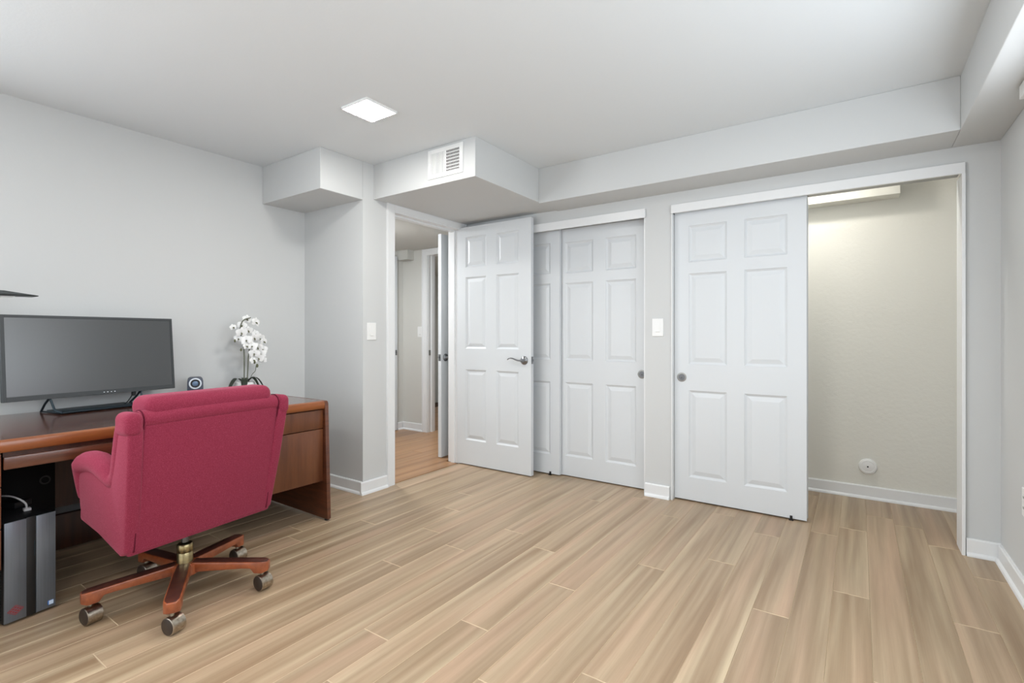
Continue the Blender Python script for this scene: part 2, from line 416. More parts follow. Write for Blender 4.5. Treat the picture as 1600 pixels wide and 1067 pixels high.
# ------------------------------------------------------------------ hall beyond the doorway
HZ = 2.11
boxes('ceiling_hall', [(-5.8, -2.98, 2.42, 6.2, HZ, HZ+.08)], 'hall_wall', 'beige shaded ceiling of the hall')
boxes('wall_hall_back', [(-4.48, -4.085, 4.19, 4.30, -.008, HZ), (-4.085, -3.17, 4.19, 4.30, 2.05, HZ), (-3.17, -2.98, 4.19, 4.30, -.008, HZ)], 'hall_wall', 'beige wall at the back of the hall')
boxes('wall_hall_left', [(-4.59, -4.48, 2.42, 3.25, -.008, HZ), (-4.59, -4.48, 4.085, 4.30, -.008, HZ), (-4.59, -4.48, 3.25, 4.085, 2.06, HZ)], 'hall_wall')
boxes('wall_hall_near', [(-5.8, XL-.0, 2.30, 2.42, -.008, HZ)], 'hall_wall')
boxes('wall_beyond', [(-5.9, -5.8, 2.3, 6.2, -.008, HZ), (-5.8, -2.9, 6.2, 6.3, -.008, HZ), (-2.98, -2.88, 4.33, 6.2, -.008, HZ), (-5.8, -4.59, 4.20, 4.30, -.008, HZ)], 'hall_wall')
boxes('soffit', [(-4.48, -4.30, 4.09, 4.19, 1.999, HZ)], 'hall_wall', 'small boxed corner under the hall ceiling')
base('baseboard_hall', (-4.48, 4.19), (-4.15, 4.19), (0, -1), 'white baseboard on the hall wall')
base('baseboard_hall_side', (-4.48, 4.164), (-4.48, 4.09), (1, 0))
bm = bmesh.new()
for b in ((-4.15, -4.075, 4.176, 4.19, 0, 2.105), (-3.18, -3.105, 4.176, 4.19, 0, 2.105), (-4.075, -3.18, 4.176, 4.19, 2.035, 2.105), (-4.15, -4.135, 4.168, 4.176, 0, 2.105), (-4.135, -3.12, 4.168, 4.176, 2.09, 2.105)): bx(bm, *b)
struct(fin('trim_10', bm, 'trim'), 'white casing of the doorway at the back of the hall')
bm = bmesh.new()
for b in ((-4.085, -4.067, 4.19, 4.30, 0, 2.05), (-3.19, -3.17, 4.19, 4.30, 0, 2.05), (-4.067, -3.19, 4.19, 4.30, 2.035, 2.05), (-4.067, -4.055, 4.235, 4.27, 0, 2.035)): bx(bm, *b)
j = struct(fin('trim_11', bm, 'trim'), 'white jamb of the doorway at the back of the hall')
bm = bmesh.new(); bx(bm, -4.067, -4.064, 4.196, 4.226, .885, .945); bx(bm, -4.065, -4.058, 4.203, 4.216, .905, .927)
fin('strike_plate', bm, 'dnickel', j)['label'] = 'dark metal strike plate'
t = thing('ceiling_light', 'round white flush ceiling light in the hall, hidden by the door head', 'light', (-3.75, 2.95, HZ))
bm = bmesh.new(); lathe(bm, [(0, 0), (.13, 0), (.13, -.02), (.12, -.025)], 32); fin('rim', bm, 'white', t, auto=True)
bm = bmesh.new(); lathe(bm, [(.12, -.022), (.10, -.045), (0, -.055)], 32); fin('diffuser', bm, 'glow_dim', t, smooth=True)
t = thing('ceiling_light', 'round white flush light in the far room beyond the hall', 'light', (-3.9, 5.3, HZ))
bm = bmesh.new(); lathe(bm, [(0, 0), (.09, 0), (.09, -.02), (.085, -.025)], 32); fin('rim', bm, 'white', t, auto=True)
bm = bmesh.new(); lathe(bm, [(.085, -.022), (.07, -.04), (0, -.045)], 32); fin('diffuser', bm, 'glow_dim', t, smooth=True)

# ------------------------------------------------------------------ six panel doors
PX = ((.095, .335), (.44, .68))
def leaf_door(name, w, h, th, px, pz, label=None):
    """local: x 0..w, front face y=0, back y=th, z 0..h; holes filled by moulded panels"""
    bm = bmesh.new()
    xs = sorted({0, w, *[a for p in px for a in p]}); zs = sorted({0, h, *[a for p in pz for a in p]})
    hole = lambda i, k: any(abs(xs[i]-p[0]) < 1e-6 for p in px) and any(abs(zs[k]-q[0]) < 1e-6 for q in pz)
    V = {}
    def v(i, k, y):
        if (i, k, y) not in V: V[i, k, y] = bm.verts.new((xs[i], y, zs[k]))
        return V[i, k, y]
    nx, nz = len(xs)-1, len(zs)-1
    for i in range(nx):
        for k in range(nz):
            if hole(i, k): 
                for (a, b) in (((i, k), (i+1, k)), ((i+1, k), (i+1, k+1)), ((i+1, k+1), (i, k+1)), ((i, k+1), (i, k))):
                    bm.faces.new((v(*a, 0), v(*b, 0), v(*b, th), v(*a, th)))
                continue
            bm.faces.new((v(i, k, 0), v(i+1, k, 0), v(i+1, k+1, 0), v(i, k+1, 0)))
            bm.faces.new((v(i, k, th), v(i, k+1, th), v(i+1, k+1, th), v(i+1, k, th)))
    for i in range(nx):
        bm.faces.new((v(i, 0, 0), v(i, 0, th), v(i+1, 0, th), v(i+1, 0, 0))); bm.faces.new((v(i, nz, 0), v(i+1, nz, 0), v(i+1, nz, th), v(i, nz, th)))
    for k in range(nz):
        bm.faces.new((v(0, k, 0), v(0, k+1, 0), v(0, k+1, th), v(0, k, th))); bm.faces.new((v(nx, k, 0), v(nx, k, th), v(nx, k+1, th), v(nx, k+1, 0)))
    L = fin(name, bm, 'door', bevel=0)
    struct(L, label)
    rings = [(0, 0.0), (.003, .0035), (.013, .010), (.017, .010), (.042, .0028), (.045, .0025)]
    for p in px:
        for q in pz:
            bm = bmesh.new()
            e = .0002
            for side in (0, 1):
                R = []
                for ins, d in rings:
                    y = d if side == 0 else th-d
                    R.append([bm.verts.new(c) for c in ((p[0]+ins+e, y, q[0]+ins+e), (p[1]-ins-e, y, q[0]+ins+e), (p[1]-ins-e, y, q[1]-ins-e), (p[0]+ins+e, y, q[1]-ins-e))])
                for A, B in zip(R, R[1:]):
                    for a in range(4): bm.faces.new((A[a], A[(a+1) % 4], B[(a+1) % 4], B[a]))
                bm.faces.new(R[-1])
                if side == 0: R0 = R[0]
                else:
                    for a in range(4): bm.faces.new((R0[a], R0[(a+1) % 4], R[0][(a+1) % 4], R[0][a]))
            fin('panel', bm, 'door', L)
    return L
PZs = ((.153, .737), (.913, 1.523), (1.60, 1.845))
PZ = ((.21, .815), (.995, 1.607), (1.692, 1.95))
# sliding doors of the closed closet
d = leaf_door('door_2', .765, 1.952, .03, PX, PZs, 'white six panel sliding closet door partly behind the open entry door'); d.location = (-2.712, 3.478, .010)
d3 = leaf_door('door_3', .772, 1.952, .03, PX, PZs, 'white six panel sliding closet door with round pull, between seam and pier'); d3.location = (-2.012, 3.517, .008)
d4 = leaf_door('door_4', .782, 1.954, .033, PX, PZs, 'white six panel sliding door half covering the open closet'); d4.location = (-1.036, 3.457, .010)
d5 = leaf_door('door_5', .775, 1.952, .03, PX, PZs); d5.location = (-1.028, 3.517, .008)
def pull(parent, x, z):
    bm = bmesh.new(); T_ = Matrix.Translation((x, 0, z)) @ Matrix.Rotation(PI/2, 4, 'X')
    lathe(bm, [(.0315, -.001), (.0315, .0018), (.029, .0030), (.0225, .0030), (.021, .0008), (.0205, .0004)], 36, T_)
    o = fin('finger_pull', bm, 'dnickel', parent, auto=True); o['label'] = 'round dark nickel finger pull'
    bm = bmesh.new(); lathe(bm, [(.0212, .0004), (0, .0005)], 32, T_); fin('dish', bm, 'steel', o)
    bm = bmesh.new(); lathe(bm, [(.007, .0006), (.006, .0016), (0, .002)], 20, T_); fin('screw', bm, 'steel', o, smooth=True)
pull(d3, .723, .828); pull(d4, .048, .824)
def guide(name_parent, x, y):
    bm = bmesh.new(); bx(bm, x-.012, x+.012, y-.012, y+.002, 0, .004); bx(bm, x-.007, x+.007, y-.006, y-.001, .004, .028)
    return bm
o = fin('floor_guide', guide(None, -.335, 3.456), 'black'); tag(o, 'small black floor guide under the half-open sliding door', 'door guide')
o = fin('floor_guide', guide(None, -2.03, 3.477), 'black'); tag(o, 'small black floor guide by the seam of the closed closet doors', 'door guide')
# track bracket seen in the upper corner of the closed closet
# open entry door, parallel to the closet wall
d1 = leaf_door('door_1', .765, 2.04, .035, ((.095, .318), (.425, .648)), PZ, 'white six panel entry door standing open, with lever handle')
d1.location = (-2.884, 3.328, .009)
def lever(parent, x, z, front=True, th=.035, flip=1):
    s = -1 if front else 1; y0 = 0 if front else th
    bm = bmesh.new()
    T_ = Matrix.Translation((x, y0, z)) @ Matrix.Rotation(PI/2 if front else -PI/2, 4, 'X')
    lathe(bm, [(.034, 0), (.034, .004), (.030, .009), (.016, .012), (.013, .018), (.0125, .045), (.009, .052), (0, .053)], 32, T_)
    pts = [(x, y0+s*.045, z), (x-flip*.03, y0+s*.050, z+.001), (x-flip*.06, y0+s*.052, z+.010), (x-flip*.09, y0+s*.052, z+.017), (x-flip*.115, y0+s*.051, z+.014), (x-flip*.130, y0+s*.049, z+.004)]
    tube(bm, smooth_path(pts, 5), [.0095-.0042*i/25 for i in range(26)], 10, flat=.75)
    o = fin('lever_handle', bm, 'nickel', parent, smooth=True); o['label'] = 'satin nickel lever handle on a round rosette'
lever(d1, .702, .909); lever(d1, .702, .909, False)
bm = bmesh.new(); bx(bm, .765, .7665, .005, .030, .882, .940); bx(bm, .7665, .776, .012, .023, .902, .920); fin('latch', bm, 'nickel', d1)['label'] = 'nickel latch plate'
# hall doors
d6 = leaf_door('door_6', .76, 2.03, .035, ((.095, .318), (.425, .648)), PZ, 'white hall door seen almost edge-on just inside the entry doorway')
d6.location = (-3.155, 4.14, .009); d6.rotation_euler = (0, 0, -PI/2-.02)     # front face looks toward -x... turned below
d6.rotation_euler = (0, 0, -PI/2+.03); d6.location = (-3.175, 4.135, .009)
lever(d6, .70, .905, True, flip=1); lever(d6, .70, .905, False, flip=1)
bm = bmesh.new(); bx(bm, .76, .7615, .005, .030, .875, .935); bx(bm, .7615, .771, .012, .023, .896, .915); fin('latch', bm, 'nickel', d6)['label'] = 'nickel latch plate'
d7 = leaf_door('door_7', .76, 2.03, .035, ((.095, .318), (.425, .648)), PZ, 'edge of a white door at the far side of the hall')
d7.location = (-5.205, 4.03, .009)
lever(d7, .70, .905, True)
bm = bmesh.new(); bx(bm, .76, .7615, .005, .030, .875, .935); bx(bm, .7615, .771, .012, .023, .896, .915); fin('latch', bm, 'nickel', d7)

# ------------------------------------------------------------------ ceiling lights
def led(x, y, label, s=.195):
    t = thing('ceiling_light', label, 'light', (x, y, CZ), 0, 'square LED ceiling lights')
    h = s/2
    bm = bmesh.new()
    for b in ((-h-.006, -h, -h-.006, h+.006), (h, h+.006, -h-.006, h+.006), (-h, h, -h-.006, -h), (-h, h, h, h+.006)): bx(bm, b[0], b[1], b[2], b[3], -.012, 0)
    fin('frame', bm, 'white', t)
    box('diffuser', -h, h, -h, h, -.010, -.002, 'glow', t)
led(-2.175, 1.79, 'square white LED panel glowing on the ceiling near the vent')
led(-.55, 1.45, 'square LED ceiling panel outside the frame, nearest the closet wall')
led(-2.175, -.45, 'square LED ceiling panel outside the frame, behind the desk chair')
led(-.55, -.45, 'square LED ceiling panel outside the frame, behind the camera')
t = thing('ceiling_light', 'small closet ceiling light hidden above the sliding door', 'light', (-.35, 3.70, CZ))
bm = bmesh.new(); lathe(bm, [(0, 0), (.07, 0), (.07, -.015), (.065, -.02)], 24); fin('rim', bm, 'white', t, auto=True)
bm = bmesh.new(); lathe(bm, [(.065, -.018), (.05, -.035), (0, -.04)], 24); fin('diffuser', bm, 'glow_closet', t, smooth=True)

# ------------------------------------------------------------------ vent grille on the duct soffit
t = thing('air_vent', 'white metal air register on the boxed duct soffit', 'vent', (-2.322, 2.395, 2.135))
w, h = .298, .188
bm = bmesh.new()
for b in ((0, .027, 0, h), (w-.03, w, 0, h), (.027, w-.03, 0, .028), (.027, w-.03, h-.026, h), (.141, .157, .028, h-.026)): bx(bm, b[0], b[1], -.007, -.0005, b[2], b[3])
fin('frame', bm, 'white', t, bevel=.0012)
box('backing', .024, w-.027, -.0012, -.0004, .025, h-.023, 'black', t)
for i in range(9):
    x = .029+.0125*i
    bm = bmesh.new(); bx(bm, 0, .0115, -.0015, .0002, .0282, h-.0262, mtx=Matrix.Translation((x, -.004, 0)) @ Matrix.Rotation(-.22, 4, 'Z')); fin('vane', bm, 'white', t)
for i in range(9):
    x = .159+.0122*i
    bm = bmesh.new(); bx(bm, x, x+.0032, -.0064, -.0045, .0282, h-.0262); fin('vane', bm, 'white', t)
for i in range(6):
    z = .040+.0205*i
    bm = bmesh.new(); bx(bm, .1572, w-.0302, -.0043, -.0016, z, z+.0055); fin('crossbar', bm, 'white', t)
bm = bmesh.new(); bx(bm, .010, .016, -.014, -.007, .085, .112); fin('lever', bm, 'white', t, bevel=.001)

# ------------------------------------------------------------------ switches, covers
def switch(name, loc, rz, label, big=1.0, w=.078, h=.122):
    t = thing(name, label, 'switch', loc, rz)
    bm = bmesh.new(); bx(bm, -w/2, w/2, -.006, 0, -h/2, h/2); fin('plate', bm, 'white', t, bevel=.002)
    bm = bmesh.new(); prism(bm, [(-.006, -.034*big), (-.0095, -.030*big), (-.0075, .034*big), (-.006, .034*big)], -.016*big, .016*big, 'x'); r = fin('rocker', bm, 'white', t)
    return t
t = switch('light_switch', (-1.14, YC, 1.172), 0, 'white rocker light switch on the pier between the closets')
t = switch('light_switch', (XE, 2.375, 1.146), PI/2, 'white light switch beside the entry door casing')
t = switch('light_switch', (-4.195, 4.19, 1.156), 0, 'white light switch on the beige hall wall')
t = thing('wall_outlet', 'white outlet plate low on the wall beside the corner', 'outlet', (XR, 2.965, .412), -PI/2)
bm = bmesh.new(); bx(bm, -.037, .037, -.006, 0, -.06, .06); fin('plate', bm, 'white', t, bevel=.002)
for z in (-.022, .022):
    bm = bmesh.new(); bx(bm, -.015, .015, -.008, -.006, z-.014, z+.014); r = fin('socket', bm, 'white', t, bevel=.001)
    bm = bmesh.new(); bx(bm, -.007, -.005, -.0086, -.008, z-.004, z+.006); bx(bm, .005, .007, -.0086, -.008, z-.004, z+.006); fin('slot', bm, 'black', r)
t = thing('round_cover', 'round white cover cap low on the closet back wall', 'cover cap', (.052, 4.21, .222))
bm = bmesh.new(); lathe(bm, [(.052, 0), (.052, .014), (.049, .019), (.038, .022), (.036, .0205), (.014, .0235), (0, .024)], 40, Matrix.Rotation(PI/2, 4, 'X')); fin('cap', bm, 'white', t, auto=True)
bm = bmesh.new(); lathe(bm, [(.005, .0235), (.005, .0255), (0, .026)], 16, Matrix.Rotation(PI/2, 4, 'X')); fin('screw', bm, 'black', t)['label'] = 'dark centre screw'

# window blind headrail, its end just enters the frame
t = thing('window_blind', 'white headrail end of a window blind under the soffit', 'blind', (0, 0, 0))
box('headrail', .512, .578, .80, 2.715, 2.03, 2.083, 'white', t, bevel=.003)
for i in range(4):
    z = 2.024-.006*i; box('slat', .522, .570, .83, 2.685, z-.0015, z, 'white', t)

# ------------------------------------------------------------------ desk
desk = thing('desk', 'long walnut office desk with drawers, standing against the grey wall', 'desk', (-3.1, .96, 0))
def D(o): 
    o.parent = desk; o.matrix_parent_inverse = Matrix.Identity(4)
    me = o.data; me.transform(Matrix.Translation((3.1, -.96, 0))); return o
DT = .722; Y0, Y1 = .035, 1.876; XB, XF = -3.50, -2.652
D(box('desktop', XB, XF-.022, Y0+.03, Y1-.03, DT-.042, DT, 'top'))
bm = bmesh.new(); prism(bm, [(XF-.022, DT-.047), (XF-.006, DT-.047), (XF, DT-.040), (XF+.002, DT-.020), (XF-.002, DT-.006), (XF-.012, DT), (XF-.022, DT)], Y0+.03, Y1-.03, 'y')
D(fin('front_edge', bm, 'lip', auto=True))['label'] = 'rounded orange-brown front edge'
for ya, yb in ((Y1-.03, Y1), (Y0, Y0+.03)):
    bm = bmesh.new()
    o_ = 1 if yb == Y1 else -1
    yo, yi = (yb, ya) if o_ == 1 else (ya, yb)
    v = [(XB, .012), (XF+.028, .012), (XF+.003, DT-.02), (XF-.004, DT-.004), (XF-.012, DT), (XB, DT)]
    prism(bm, v, min(yo, yi), max(yo, yi), 'y')
    bmesh.ops.recalc_face_normals(bm, faces=bm.faces)
    es = [e for e in bm.edges if all(abs(x.co.y-yo) < 1e-5 for x in e.verts)]
    bmesh.ops.bevel(bm, geom=es, offset=.012, segments=4, affect='EDGES', profile=.5, clamp_overlap=True)
    e_ = D(fin('end_panel', bm, 'wood', auto=True))
    for xx in (XF, XB+.05):
        bm = bmesh.new(); lathe(bm, [(0, 0), (.014, 0), (.014, .012), (0, .012)], 16, Matrix.Translation((xx+3.1, (ya+yb)/2-.96, 0))); fin('foot', bm, 'black', e_)
# pedestals: carcass and drawer fronts
def pedestal(y0, y1, zs, gapm):
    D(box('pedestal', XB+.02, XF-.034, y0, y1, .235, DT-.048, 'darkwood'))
    for a, b in zs:
        d = D(box('drawer', XF-.033, XF-.012, y0+.002, y1-.002, a, b, 'drawer', bevel=.0025))
pedestal(1.43, Y1-.031, ((.238, .553), (.5575, .668)), 0)
pedestal(Y0+.031, .462, ((.232, .382), (.3865, .540), (.5445, .668)), 0)
D(box('center_drawer', XF-.030, XF-.010, .466, 1.426, .607, .655, 'wood', bevel=.003))
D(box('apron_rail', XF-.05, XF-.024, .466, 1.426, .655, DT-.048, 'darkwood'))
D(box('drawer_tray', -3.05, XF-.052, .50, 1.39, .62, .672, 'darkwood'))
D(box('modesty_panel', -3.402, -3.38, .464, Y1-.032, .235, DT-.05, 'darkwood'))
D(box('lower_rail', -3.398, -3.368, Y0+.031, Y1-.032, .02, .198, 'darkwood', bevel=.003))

# ------------------------------------------------------------------ things under / on the desk
t = thing('computer_tower', 'grey metal computer tower with a red diamond emblem under the desk', 'computer', (-2.705, .55, 0), .17)
# local: front face at x=0 looking +x, y -.08..+.08
bm = bmesh.new(); bx(bm, -.375, -.004, -.080, .080, .006, .392); case = fin('case', bm, 'black', t, bevel=.003, auto=True)
bm = bmesh.new()
for i in range(30):
    bx(bm, -.366, -.02, -.0835, -.0802, .020+i*.0120, .025+i*.0120)
gr = fin('side_grille', bm, 'black', t)
box('front_panel', -.004, .004, -.080, -.014, .010, .396, 'alu', t, bevel=.0015)
box('front_panel', -.004, .004, .016, .078, .010, .396, 'alu', t, bevel=.0015)
box('drive_strip', -.004, .001, -.014, .016, .008, .398, 'black', t, bevel=.0015)
bm = bmesh.new(); bx(bm, .001, .0018, .010, .0125, .24, .30); fin('light_bar', bm, 'stand', t)
def flat(bm, pts, x0, x1):   # pts (y,z)
    prism(bm, pts, x0, x1, 'x')
em = bmesh.new()
cy, cz, a, b = -.047, .052, .0185, .0185
def line(p, q, wd):
    p, q = Vector(p), Vector(q); n = (q-p).normalized(); n = Vector((-n.y, n.x))*wd
    flat(em, [tuple(p+n), tuple(p-n), tuple(q-n), tuple(q+n)], .004, .0046)
dm = [(cy-a*1.3, cz), (cy, cz-b), (cy+a*1.3, cz), (cy, cz+b)]
for i in range(4): line(dm[i], dm[(i+1) % 4], .0009)
for i_ in (-1, 0, 1):
    for j_ in (-1, 0, 1):
        oy, oz = (i_+j_)*.0068, (i_-j_)*.0052; q = .0047+.0008*((i_*2+j_) % 2); p_ = .0034
        flat(em, [(cy+oy-q, cz+oz), (cy+oy+.001*j_, cz+oz-p_), (cy+oy+q, cz+oz), (cy+oy, cz+oz+p_)], .004, .0045)
fin('emblem', em, 'red', t)['label'] = 'red diamond emblem'
st = box('sticker', .004, .0046, .052, .071, .022, .040, 'blue', t); box('sticker_face', .0046, .005, .0555, .070, .023, .0385, 'pale', st)

o = thing('black_speaker_box', 'black box with a round port standing behind the computer tower', 'box', (-3.25, .57, 0))
box('cabinet', -.11, .11, -.11, .155, .0, .53, 'deepblack', o, bevel=.006)
bm = bmesh.new(); lathe(bm, [(.020, 0), (.020, .003), (.015, .003), (.013, -.004), (0, -.004)], 24, Matrix.Translation((.11, .118, .44)) @ Matrix.Rotation(PI/2, 4, 'Y')); fin('port', bm, 'black', o, auto=True)
bm = bmesh.new(); tube(bm, smooth_path([(-2.84, .565, .400), (-2.842, .560, .425), (-2.87, .53, .452), (-2.93, .50, .452), (-2.99, .47, .445), (-3.02, .44, .40), (-3.03, .425, .30), (-3.03, .42, .006)], 6), .0035, 8)
bx(bm, -2.852, -2.828, .555, .577, .3925, .402)
tag(fin('cable', bm, 'wcable', smooth=False, auto=True), 'white cable plugged into the top of the computer tower', 'cable')
bm = bmesh.new(); bx(bm, -.05, .05, -.035, .035, 0, .026); o = fin('black_adapter', bm, 'black', bevel=.004, auto=True); o.location = (-2.95, .545, .393); o.rotation_euler = (0, 0, .5)
tag(o, 'small black adapter block lying on the computer tower', 'adapter')

# monitor
t = thing('monitor', 'wide black computer monitor on a low metal stand on the desk', 'monitor', (-3.34, .95, DT), math.radians(6.5))
T_ = Matrix.Translation((0, 0, .079)) @ Matrix.Rotation(math.radians(-5), 4, 'Y')
hw, H_ = .379, .418
bm = bmesh.new(); bx(bm, -.030, -.004, -hw, hw, 0, H_, mtx=T_); fin('housing', bm, 'bezel', t, bevel=.004, auto=True)
bm = bmesh.new()
for b in ((-hw, -hw+.014, 0, H_), (hw-.011, hw, 0, H_), (-hw+.014, hw-.011, H_-.013, H_), (-hw+.014, hw-.011, 0, .024)): bx(bm, -.004, .002, b[0], b[1], b[2], b[3], mtx=T_)
bz = fin('bezel', bm, 'bezel', t, bevel=.001)
bm = bmesh.new(); bx(bm, -.004, -.0015, -hw+.014, hw-.011, .024, H_-.013, mtx=T_); fin('screen', bm, 'screen', t)['label'] = 'dark switched-off screen'
for i in range(4):
    bm = bmesh.new(); bx(bm, .002, .0026, .018+.0165*i, .023+.0165*i, .010, .0125, mtx=T_); fin('button', bm, 'led', bz)
bm = bmesh.new(); bx(bm, -.06, -.03, -.15, .15, .08, .30, mtx=T_); fin('rear_cover', bm, 'bezel', t, bevel=.01, auto=True)
bm = bmesh.new(); bx(bm, -.13, .055, -.175, .175, .006, .011)
pl = fin('base_plate', bm, 'stand', t, bevel=.002, auto=True)
for s in (-1, 1):
    bm = bmesh.new()
    tube(bm, [(.050, s*.176, .008), (.02, s*.195, .022), (-.012, s*.203, .085)], .0052, 8)
    tube(bm, [(-.012, s*.203, .085), (-.06, s*.205, .05), (-.128, s*.198, .004)], .0052, 8)
    tube(bm, [(.050, s*.176, .008), (-.128, s*.198, .006)], .0045, 8)
    fin('stand_leg', bm, 'stand', t, auto=True)
bm = bmesh.new(); tube(bm, smooth_path([(-.016, .168, .085), (-.020, .160, .055), (-.04, .140, .014), (-.09, .13, .006), (-.14, .14, .006)], 5), .003, 8)
bx(bm, -.024, -.008, .160, .176, .055, .088); fin('power_cable', bm, 'black', t, auto=True)

# little speaker
t = thing('desk_speaker', 'small dark speaker with a silver ring beside the monitor', 'speaker', (-3.40, 1.446, DT), -.40)
bm = bmesh.new(); prism(bm, [(-.043, 0), (.043, 0), (.042, .112), (.038, .128), (.026, .136), (-.026, .136), (-.038, .128), (-.042, .112)], -.05, .04, 'x')
bmesh.ops.rotate(bm, verts=bm.verts, cent=(0, 0, 0), matrix=Matrix.Rotation(0, 3, 'Z')); fin('shell', bm, 'spk', t, bevel=.004, auto=True)
R_ = Matrix.Translation((.040, 0, .098)) @ Matrix.Rotation(PI/2, 4, 'Y')
bm = bmesh.new(); lathe(bm, [(.034, 0), (.034, .003), (.031, .006), (.0265, .006), (.025, .002)], 32, R_); fin('ring', bm, 'spkring', t, auto=True)['label'] = 'silver ring'
bm = bmesh.new(); lathe(bm, [(.0255, .0025), (.016, .0008), (.0155, .001)], 32, R_); fin('surround', bm, 'black', t, smooth=True)
bm = bmesh.new(); lathe(bm, [(.0158, .0012), (.012, .0045), (.006, .0065), (0, .007)], 32, R_); fin('cone', bm, 'cone', t, smooth=True)

# orchid
t = thing('orchid', 'white artificial orchid in a white pot at the far end of the desk', 'plant', (-3.385, 1.745, DT))
bm = bmesh.new(); lathe(bm, [(0, 0), (.045, 0), (.050, .004), (.062, .045), (.060, .078), (.056, .084), (.052, .080), (.052, .070), (0, .070)], 40); fin('pot', bm, 'pot', t, auto=True)
ro = random.Random(5)
def blade(p0, d, ln, wd, droop):
    bm = bmesh.new(); n = 9; L_ = []
    d = Vector(d).normalized(); sd = d.cross(Vector((0, 0, 1))).normalized()
    for i in range(n+1):
        f = i/n; c = Vector(p0)+d*ln*f+Vector((0, 0, .075*math.sin(PI*min(f*1.1, 1))*.7-droop*f*f)); w_ = wd*math.sin(PI*(f*.88+.08))
        L_.append([bm.verts.new(c-sd*w_), bm.verts.new(c+Vector((0, 0, -.006*math.sin(PI*f)))), bm.verts.new(c+sd*w_)])
    for a, b in zip(L_, L_[1:]):
        bm.faces.new((a[0], a[1], b[1], b[0])); bm.faces.new((a[1], a[2], b[2], b[1]))
    bmesh.ops.solidify(bm, geom=bm.faces[:], thickness=.002)
    fin('leaf', bm, 'leafm', t, smooth=True)
blade((0, -.01, .074), (.1, -1, 0), .125, .024, .085); blade((0, .01, .074), (.25, 1, 0), .13, .030, .07); blade((.01, 0, .066), (.9, -.6, 0), .10, .022, .05)
blade((-.01, 0, .066), (-.8, .5, 0), .10, .02, .04); blade((0, .01, .07), (.9, .75, 0), .10, .022, .055)
stems = [[(0, -.005, .06), (0, -.004, .20), (.0, -.008, .32), (.0, -.03, .42), (.01, -.02, .49), (.02, .03, .515)],
         [(.005, .012, .06), (.005, .018, .18), (.01, .02, .27), (.012, .04, .36), (.01, .075, .38)]]
for p in stems:
    bm = bmesh.new(); tube(bm, smooth_path(p, 6), .0038, 8); fin('stem', bm, 'stem', t, smooth=True)
bm = bmesh.new(); tube(bm, smooth_path([(.01, .02, .08), (.015, .04, .13), (.02, .06, .155), (.02, .065, .19)], 5), .0022, 6); fin('stem', bm, 'stem', t, smooth=True)
def flower(c, nrm, r, up=0.0):
    bm = bmesh.new(); n = Vector(nrm).normalized(); a = n.cross(Vector((0, 0, 1))).normalized(); b = a.cross(n)
    c = Vector(c)
    for i, (ang, ln, wd) in enumerate(((90, 1, .34), (212, .95, .34), (328, .95, .34), (18, 1.0, .55), (162, 1.0, .55))):
        th = math.radians(ang)+up; d = a*math.cos(th)+b*math.sin(th); s = n.cross(d)
        rows = []
        for k in range(5):
            f = k/4; w_ = wd*r*math.sin(PI*(.12+.80*f))
            cc = c+d*r*ln*f+n*(.25*r*math.sin(f*2.2)-.14*r*f)+n*(.002*(i > 2))
            rows.append([bm.verts.new(cc-s*w_-n*.06*r), bm.verts.new(cc), bm.verts.new(cc+s*w_-n*.06*r)])
        for A, B in zip(rows, rows[1:]):
            bm.faces.new((A[0], A[1], B[1], B[0])); bm.faces.new((A[1], A[2], B[2], B[1]))
    tube(bm, [c+n*.002, c+n*.012-b*.004, c+n*.016-b*.012], [.003, .005, .002], 6, mi=1)
    fin('flower', bm, ['petal', 'bud'], t, smooth=True)
fl = [(.0, .00, .525, .030), (.01, .055, .505, .034), (.0, -.03, .485, .030), (-.01, -.085, .47, .022), (.02, -.045, .435, .036), (.02, .00, .45, .030), (.0, -.055, .395, .028),
      (.025, -.015, .385, .037), (.03, .035, .40, .036), (.01, .085, .395, .036), (.0, .06, .425, .032), (.02, .105, .375, .028), (.03, .02, .345, .034), (.03, -.02, .345, .026), (.02, .065, .335, .032),
      (.04, .03, .295, .034), (.02, .085, .29, .036), (.01, .105, .32, .032), (.03, .065, .262, .034), (.02, .10, .245, .026), (.03, .03, .25, .028), (.0, .03, .37, .03)]
for x, y, z, r in fl:
    flower((x, y*1.0+.012, z-.022), (1, -.15+ro.uniform(-.5, .5), ro.uniform(-.35, .25)), r*1.06, ro.uniform(-.3, .3))
for x, y, z, r in ((.03, .05, .215, .009), (.035, .065, .19, .010), (.02, -.035, .30, .008), (.02, -.075, .36, .008), (.02, .02, .31, .009)):
    bm = bmesh.new(); bmesh.ops.create_uvsphere(bm, u_segments=10, v_segments=8, radius=r, matrix=Matrix.Translation((x, y, z)) @ Matrix.Diagonal((.8, .8, 1.3, 1))); fin('bud', bm, 'bud', t, smooth=True)

# desk lamp: its flat head reaches into the frame above the monitor
t = thing('desk_lamp', 'dark flat lamp head reaching in above the monitor', 'lamp', (-3.36, .10, DT))
bm = bmesh.new(); lathe(bm, [(0, 0), (.085, 0), (.085, .012), (.078, .018), (0, .018)], 40); fin('base', bm, 'lamp', t, auto=True)
bm = bmesh.new(); tube(bm, smooth_path([(0, 0, .015), (0, -.01, .25), (0, .03, .50), (0, .12, .60)], 6), .011, 12); fin('arm', bm, 'lamp', t, smooth=True)
bm = bmesh.new()
prism(bm, [(.09, .583), (.60, .586), (.602, .591), (.52, .602), (.48, .608), (.12, .612), (.09, .602)], -.055, .055, 'x'); hd = fin('lamp_head', bm, 'lamp', t, bevel=.0025, auto=True)
box('light_strip', -.04, .04, .12, .52, .5815, .5835, 'white', hd)

